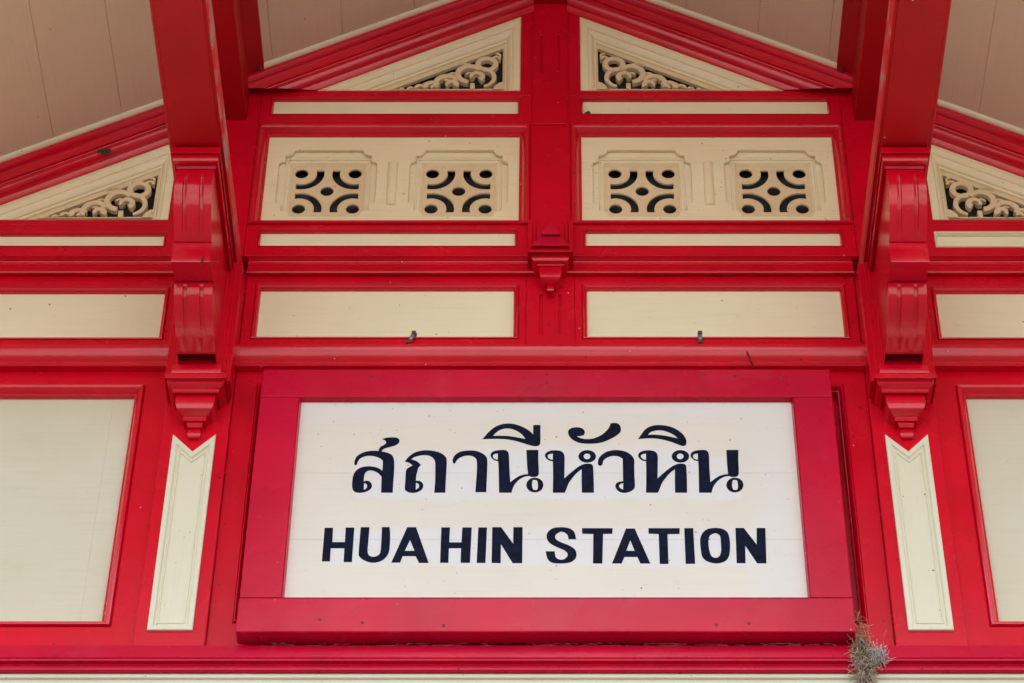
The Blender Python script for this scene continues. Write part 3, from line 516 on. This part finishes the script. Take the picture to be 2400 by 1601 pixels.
# --- pilasters with their arrow panels, scroll brackets and pendants
def inset_open(poly, d): return inset(ccw(poly), d)
for s in (-1, 1):
    board('pilaster', [mx(s, rect(1.0225, 1.2335, 6.349, 7.42))], .004, .03, REDV, BLD, .003)
    pp = [(1.062, 6.403), (1.197, 6.403), (1.196, 7.180), (1.1275, 7.107), (1.060, 7.180)]
    a = MB().frame(mx(s, pp), [(0, .0035), (.0, .011), (.002, .0130), (.0155, .0125), (.0175, .010), (.0195, .0062), (.0245, .0062), (.0270, .0100), (.030, .0100), (.031, .0064)])
    inner = inset(ccw(mx(s, pp)), .0305)
    a.f.append(tuple(a.add(x, .0066, z) for x, z in inner))
    a.build('pilaster_panel', CREAMV, BLD, sharp=28)
    cb = s*1.128
    # moulded block above, reaching up to the arm
    hb = MB()
    for h, p in ((.105, .086), (.088, .094), (.076, .100), (.064, .104)): hb.box(cb-h, cb+h, -.02, p, 7.34+(.106-h)*.2, 7.8755-(.105-h)*.05)
    blk = hb.build('bracket_block', REDV, BLD, bevel=.0025)
    br = MB().loft([(h, p, z) for h, p, z in BRACKET_PLATE], cb, 0).build('bracket_pendant', REDM, BLD, bevel=.0012, sharp=30)
    kn = MB()
    kn.loft([(h, p, z) for h, p, z in BRACKET_KNOB], cb, 0).build('pendant_knob', REDM, br, bevel=.003, sharp=70)
    # scroll: profile in (p, z), swept across its width, with two flutes
    cx = s*1.128
    def slab(prof, half, name, back, flutes=None, sharp=30, bev=.002):
        b = MB()
        cols = [-half, half]
        if flutes:
            cols = [-half]
            for f_ in flutes: cols += [f_-.0070, f_-.0050, f_, f_+.0050, f_+.0070]
            cols.append(half)
        grid = []
        for j, c_ in enumerate(cols):
            row = []
            for i, (p, z) in enumerate(prof):
                d = 0
                if flutes:
                    for f_ in flutes:
                        e = abs(c_-f_)
                        t = i/(len(prof)-1); fade = max(0, min(1, (t-.12)/.06))*max(0, min(1, (.98-t)/.5))
                        if e < .006: d = (.0105 if e < .004 else .0085)*fade
                row.append(b.add(cx+c_, p-d, z))
            grid.append(row)
        for r0, r1 in zip(grid, grid[1:]): b.f += [(r0[i], r0[i+1], r1[i+1], r1[i]) for i in range(len(prof)-1)]
        for row in (grid[0], grid[-1]):
            x = b.v[row[0]][0]
            e = [b.add(x, p, z) for p, z in back]
            b.f.append(tuple(row+e))
        t0, t1 = grid[0][0], grid[-1][0]
        return b.build(name, REDM, BLD, sharp=sharp)
    dense = lambda P, n=3: [tuple(P[i][k]+(P[i+1][k]-P[i][k])*j/n for k in (0, 1)) for i in range(len(P)-1) for j in range(n)]+[P[-1]]
    sc = slab(dense(SCROLL_UP), .0595, 'bracket_scroll', [(.05, 7.60), (.05, 7.872), (.50, 7.872)], (-.0265, .0265), 40)
    slab(SCROLL_BLOCK, .0605, 'scroll_block', [(.05, 7.52), (.05, 7.60), (.40, 7.60)], None, 30).parent = sc
    slab(dense(SCROLL_LOW), .0605, 'lower_scroll', [(.05, 7.388), (.05, 7.52)], (-.0265, .0265), 40).parent = sc
    cp = MB(); n = len(SCROLL_CAP)
    rings = []
    for i, (p, z) in enumerate(SCROLL_CAP):
        h = .0775-(SCROLL_CAP[1][0]-p)*.32 if p < .6135 else .0775
        z = min(z, 7.8758)
        rings.append([cp.add(cx-h, .06, z), cp.add(cx-h, p, z), cp.add(cx+h, p, z), cp.add(cx+h, .06, z)])
    for a_, b_ in zip(rings, rings[1:]): cp.f += [(a_[i], a_[i+1], b_[i+1], b_[i]) for i in range(3)]
    cp.build('scroll_cap', REDM, sc, bevel=.0012)
    MB().box(cx-.057, cx+.057, .06, .555, 7.83, 7.875).build('scroll_neck', RED, sc)
# pendant in the middle of the front
cpd = MB()
for h, p in ((.0765, .012), (.0635, .020), (.052, .014)): pass
for q in (-1, 1):
    cpd.box(*sorted((q*.0765, q*.0615)), -.03, .026, 7.985, 8.152); cpd.box(*sorted((q*.0613, q*.0495)), -.03, .018, 7.988, 8.1515)
cpd.box(-.0494, .0494, -.03, .009, 7.99, 8.151)
ct = cpd.build('centre_pendant', RED, BLD, bevel=.0015)
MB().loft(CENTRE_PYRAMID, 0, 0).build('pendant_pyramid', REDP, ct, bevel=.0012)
MB().loft(CENTRE_DROP, 0, PB-.01).build('pendant_drop', REDM, ct, bevel=.0012)
MB().loft(CENTRE_KNOB, 0, PB-.01).build('pendant_knob', REDM, ct, bevel=.003, sharp=70)

# ------------------------------------------------------------------ the sign
SX, SZ = -.013, 6.870
SGN = thing('station_sign', 'wide white board in a thick red frame with navy Thai and English station name', 'sign', (SX, 0, SZ))
def local(o):                              # parts of the sign are modelled about its own middle
    o.parent = SGN; return o
ow, it, ib = .909, .408, -.400             # outer half width, inner top / bottom
iw = .784
ot, ob = .528, -.526
for x0, x1, z0, z1, nm in ((-ow, ow, it, ot, 'frame_rail'), (-ow-.002, ow+.001, ob, ib, 'frame_rail'), (-ow, -iw, ib+.0008, it-.0008, 'frame_stile'), (iw, ow, ib+.0008, it-.0008, 'frame_stile')):
    local(MB().box(x0, x1, .018, .080, z0, z1).build(nm, REDS, SGN, bevel=.004, seg=3))
sf = MB()
for z0, z1 in ((ib-.02, -.1605), (-.1597, .1065), (.1073, it+.02)): sf.box(-iw-.02, iw+.02, .024, .058, z0, z1)
sf.build('sign_face', SIGNM, SGN)
local(MB().frame(rect(-iw, iw, ib, it), [(0, .0805), (.0015, .079), (.004, .067), (.0055, .0585)], ).build('frame_bead', REDS, SGN))
def letters(glyphs):
    for g in glyphs:
        lp = [[(x/1000, z/1000) for x, z in outline(q)] for q in g]
        board('letter', lp, .0592, .0020, NAVY, SGN, .0002, 0)
letters(THAI); letters(LATIN)
def dome(name, x, p, z, r, h, mat, parent):
    b = MB(); rings = []
    for t in (0, .35, .7, .92):
        rr = r*math.sqrt(1-t*t); rings.append([b.add(x+rr*math.cos(k*math.pi/5), p+h*t, z+rr*math.sin(k*math.pi/5)) for k in range(10)])
    for a, c in zip(rings, rings[1:]): b.f += [(a[i], a[(i+1) % 10], c[(i+1) % 10], c[i]) for i in range(10)]
    b.f.append(tuple(rings[-1]))
    return b.build(name, mat, parent, sharp=60)
for x, z in ((-.571, 7.3676), (-.011, 7.377), (-.011, 7.339), (.4876, 7.374), (.5915, 7.3676), (-.68, 6.3878), (-.553, 6.377), (-.3135, 6.366), (.487, 6.369), (.583, 6.3744), (.74, 7.36)):
    dome('screw', x-SX, .079, z-SZ, .0058, .003, SCREWM, SGN)

# ------------------------------------------------------------------ small things on the wall
def clip(label, x, z, tilt):
    t = thing('cable_clip', label, 'clip', (x, -PB*-1, z), 'metal cable clips above the sign')
    t.location = (x, .02, z)
    b = MB()
    prof = [(0, .033), (.012, .0325), (.020, .022), (.022, .013), (.020, .006), (.022, -.010), (.024, -.020), (.034, -.024), (.036, -.032), (.030, -.035), (.0, -.035)]
    rings = []
    for p, z_ in prof:
        sx = tilt*z_
        rings.append([b.add(sx-.007, p, z_), b.add(sx+.007, p, z_), b.add(sx+.007, p-.0025, z_-.001), b.add(sx-.007, p-.0025, z_-.001)])
    for a, c in zip(rings, rings[1:]): b.f += [(a[i], a[(i+1) % 4], c[(i+1) % 4], c[i]) for i in range(4)]
    b.f += [tuple(rings[0]), tuple(reversed(rings[-1]))]
    b.build('strap', METAL, t, bevel=.0006)
    b = MB(); b.box(tilt*.024-.0072, tilt*.024+.0072, .0, .0225, .0215, .0325); b.build('strap_end', RUST, t, bevel=.001)
    dome('bolt', tilt*-.004, .0225, -.004, .0055, .004, BOLTM, t)
    return t
clip('bent metal cable clip leaning right under the cream panel left of the pendant', -.457, 7.612, .30)
clip('upright grey metal cable clip under the cream panel right of the pendant', .492, 7.612, .03)

w = MB(); w.tube([(.640, -.024, 7.528), (.643, -.030, 7.512), (.648, -.0335, 7.485), (.653, -.040, 7.455), (.657, -.052, 7.432)], .0022, 6)
o = w.build('loose_wire', WIREM); o['label'] = 'short black wire end hanging over the moulding above the sign'; o['category'] = 'wire'
o = MB().tube([(-1.092, -.455, 7.527), (-1.089, -.462, 7.529), (-1.0895, -.4645, 7.521), (-1.0915, -.4625, 7.499), (-1.094, -.4595, 7.486)], .0021, 6).build('nail', WIREM)
o['label'] = 'bent rusty nail sticking out of the left scroll bracket'; o['category'] = 'nail'

def clump(name, label, cat, cx, p, cz, rx, rz, n, mat, r=.006):
    b = MB(); rnd = random.Random(3)
    for i in range(n):
        a = rnd.uniform(0, 6.28); q = math.sqrt(rnd.random()); x = cx+rx*q*math.cos(a); z = cz+rz*q*math.sin(a)-K*0
        rr = r*rnd.uniform(.6, 1.2); x0 = []
        for t in (0, .5, .85):
            w_ = rr*math.sqrt(1-t*t); x0.append([b.add(x+w_*math.cos(k*math.pi/4), p+rr*1.1*t, z+w_*math.sin(k*math.pi/4)) for k in range(8)])
        for u, v in zip(x0, x0[1:]): b.f += [(u[i_], u[(i_+1) % 8], v[(i_+1) % 8], v[i_]) for i_ in range(8)]
        c = [b.add(b.v[k][0]*.35+x*.65, p+rr*.3, b.v[k][2]*.35+z*.65) for k in x0[-1]]
        b.f += [(x0[-1][i_], x0[-1][(i_+1) % 8], c[(i_+1) % 8], c[i_]) for i_ in range(8)]+[tuple(c)]
    o = b.build(name, mat, None, sharp=50); o['label'] = label; o['category'] = cat
    return o
clump('insect_nest', 'small dark cluster of mud cells stuck on the sloping red moulding at the left', 'nest', -1.56, .044, 8.475, .024, .011, 26, MUD, .0055)
clump('insect_nest', 'tiny dark insect nest in the corner where the left purlin meets the ceiling', 'nest', -1.045, .085, 8.872, .005, .009, 9, MUD, .005)
clump('insect_cocoon', 'brown cocoon in the left end of the thin cream strip right of the centre post', 'cocoon', .134, -.018, 8.742, .006, .008, 10, MUD, .0065)
clump('insect_nest', 'pale lump of old nest at the lower end of the right rake moulding', 'nest', 1.045, .083, 8.868, .006, .009, 7, SCREWM, .007)

# ragged nest hanging beside the lower right corner of the sign
rnd = random.Random(11)
NEST = thing('bird_nest', 'ragged tuft of dry grass and grey lint hanging by the lower right sign corner', 'nest', (.925, -.05, 6.30))
def strands(n, spread, mat, name, r, seedbox):
    b = MB()
    for i in range(n):
        x, y, z = [rnd.gauss(m_, s_) for m_, s_ in seedbox]
        L = rnd.uniform(.018, .055); d = Vector((rnd.gauss(0, .55), rnd.gauss(-.05, .3), rnd.gauss(-.5, .6))).normalized()
        pts = []; q = Vector((x, y, z)); curl = Vector((rnd.gauss(0, 1), rnd.gauss(0, .6), rnd.gauss(0, 1)))*spread
        for k in range(6):
            pts.append(tuple(q)); q = q+d*L/5; d = (d+curl+Vector((rnd.gauss(0, .3), rnd.gauss(0, .15), rnd.gauss(-.12, .3)))).normalized()
            q.y = min(q.y, .012)
        b.tube(pts, r*rnd.uniform(.6, 1.3), 3)
    o = b.build(name, mat, NEST, sharp=180); return o
strands(30, .15, STRAW, 'straw', .0011, ((-.012, .005), (.026, .006), (.105, .030)))
strands(170, .40, STRAW, 'straw', .0011, ((-.010, .008), (.008, .008), (.015, .030)))
strands(260, .42, STRAW, 'straw', .0012, ((-.010, .013), (.000, .009), (-.070, .050)))
strands(150, .60, LINT, 'lint', .0009, ((.026, .012), (-.002, .007), (-.014, .014)))
strands(110, .50, LINT, 'lint', .0009, ((-.016, .010), (.000, .007), (-.075, .040)))
core = MB()
for k_ in range(14):
    a = rnd.uniform(0, 6.28); t_ = rnd.random()
    core.tube([(-.010+rnd.gauss(0, .004), .012, .05-.14*t_), (-.008+rnd.gauss(0, .008), -.004+rnd.gauss(0, .004), .04-.15*t_), (-.006+rnd.gauss(0, .010), .004, .0-.15*t_)], .004, 5)
core.build('matted_core', MUD, NEST, sharp=180)
b = MB()
for i in range(120):
    x = rnd.uniform(-.88, .88); L = rnd.uniform(.01, .05); a = rnd.gauss(0, .25)
    y = -rnd.uniform(.012, .024); z = 6.3425+rnd.uniform(-.002, .004)
    b.tube([(x, y, z), (x+L*.5, y-rnd.uniform(-.003, .003), z+rnd.uniform(0, .004)), (x+L, y+rnd.uniform(-.003, .003), z+a*L*.3)], .0009, 3)
o = b.build('dry_grass', STRAW, None, sharp=180); o['label'] = 'dry grass bits lying on the sill under the sign'; o['category'] = 'grass'; o['kind'] = 'stuff'

# ------------------------------------------------------------------ ground
g = bpy.data.meshes.new('ground'); g.from_pydata([(-400, -400, 0), (400, -400, 0), (400, 400, 0), (-400, 400, 0)], [], [(0, 1, 2, 3)])
g.materials.append(PAVE); go = bpy.data.objects.new('ground', g); COL.objects.link(go); go['kind'] = 'structure'; go['label'] = 'pale sandy ground around the station'
g = bpy.data.meshes.new('unseen_dark_ground'); g.from_pydata([(-40, -FC, .004), (40, -FC, .004), (40, 0, .004), (-40, 0, .004)], [], [(0, 1, 2, 3)])  # unseen dark sheet, added to cut light bouncing off the near ground
g.materials.append(NEARDARK); go = bpy.data.objects.new('unseen_dark_ground', g); COL.objects.link(go); go['kind'] = 'structure'; go['label'] = 'unseen dark sheet added at the foot of the wall against bounced light'

# ------------------------------------------------------------------ light, camera
SUN_EL, SUN_AZ = 62, 180                   # high sun in front: the deep eaves keep the whole front in open shade
wd = bpy.data.worlds.new('World'); scene.world = wd; wd.use_nodes = True
nt = wd.node_tree; bg = nt.nodes['Background']; sky = nt.nodes.new('ShaderNodeTexSky')
sky.sky_type = 'NISHITA'; sky.sun_disc = False; sky.sun_elevation = R(SUN_EL); sky.sun_rotation = R(SUN_AZ)
sky.air_density = 1.0; sky.dust_density = 4; sky.ozone_density = 1.0
hs = nt.nodes.new('ShaderNodeHueSaturation'); hs.inputs['Saturation'].default_value = .8   # thin white cloud over most of the sky
nt.links.new(sky.outputs[0], hs.inputs['Color']); nt.links.new(hs.outputs[0], bg.inputs[0]); bg.inputs[1].default_value = .13
sl = bpy.data.lights.new('sun', 'SUN'); sl.energy = 2.2; sl.angle = R(.5); sl.color = (1, .95, .87)
so = bpy.data.objects.new('sun', sl); COL.objects.link(so)
dirv = Vector((math.sin(R(SUN_AZ))*math.cos(R(SUN_EL)), math.cos(R(SUN_AZ))*math.cos(R(SUN_EL)), math.sin(R(SUN_EL))))
so.rotation_euler = dirv.to_track_quat('Z', 'Y').to_euler(); so.location = (0, 30, 30)

cam = bpy.data.cameras.new('camera'); co = bpy.data.objects.new('camera', cam); COL.objects.link(co)
co.location = (0, -6.2754, 1.6); co.rotation_euler = (R(90+43.7), 0, 0)
cam.sensor_width = 36; cam.lens = 6200/2400*36; cam.clip_start = .1; cam.clip_end = 2000
cam.shift_x = -90/2400; cam.shift_y = 0
scene.camera = co
scene.view_settings.view_transform = 'Standard'; scene.view_settings.look = 'None'
scene.view_settings.exposure = 1.65; scene.view_settings.gamma = 1
scene.cycles.max_bounces = 8; scene.cycles.diffuse_bounces = 5
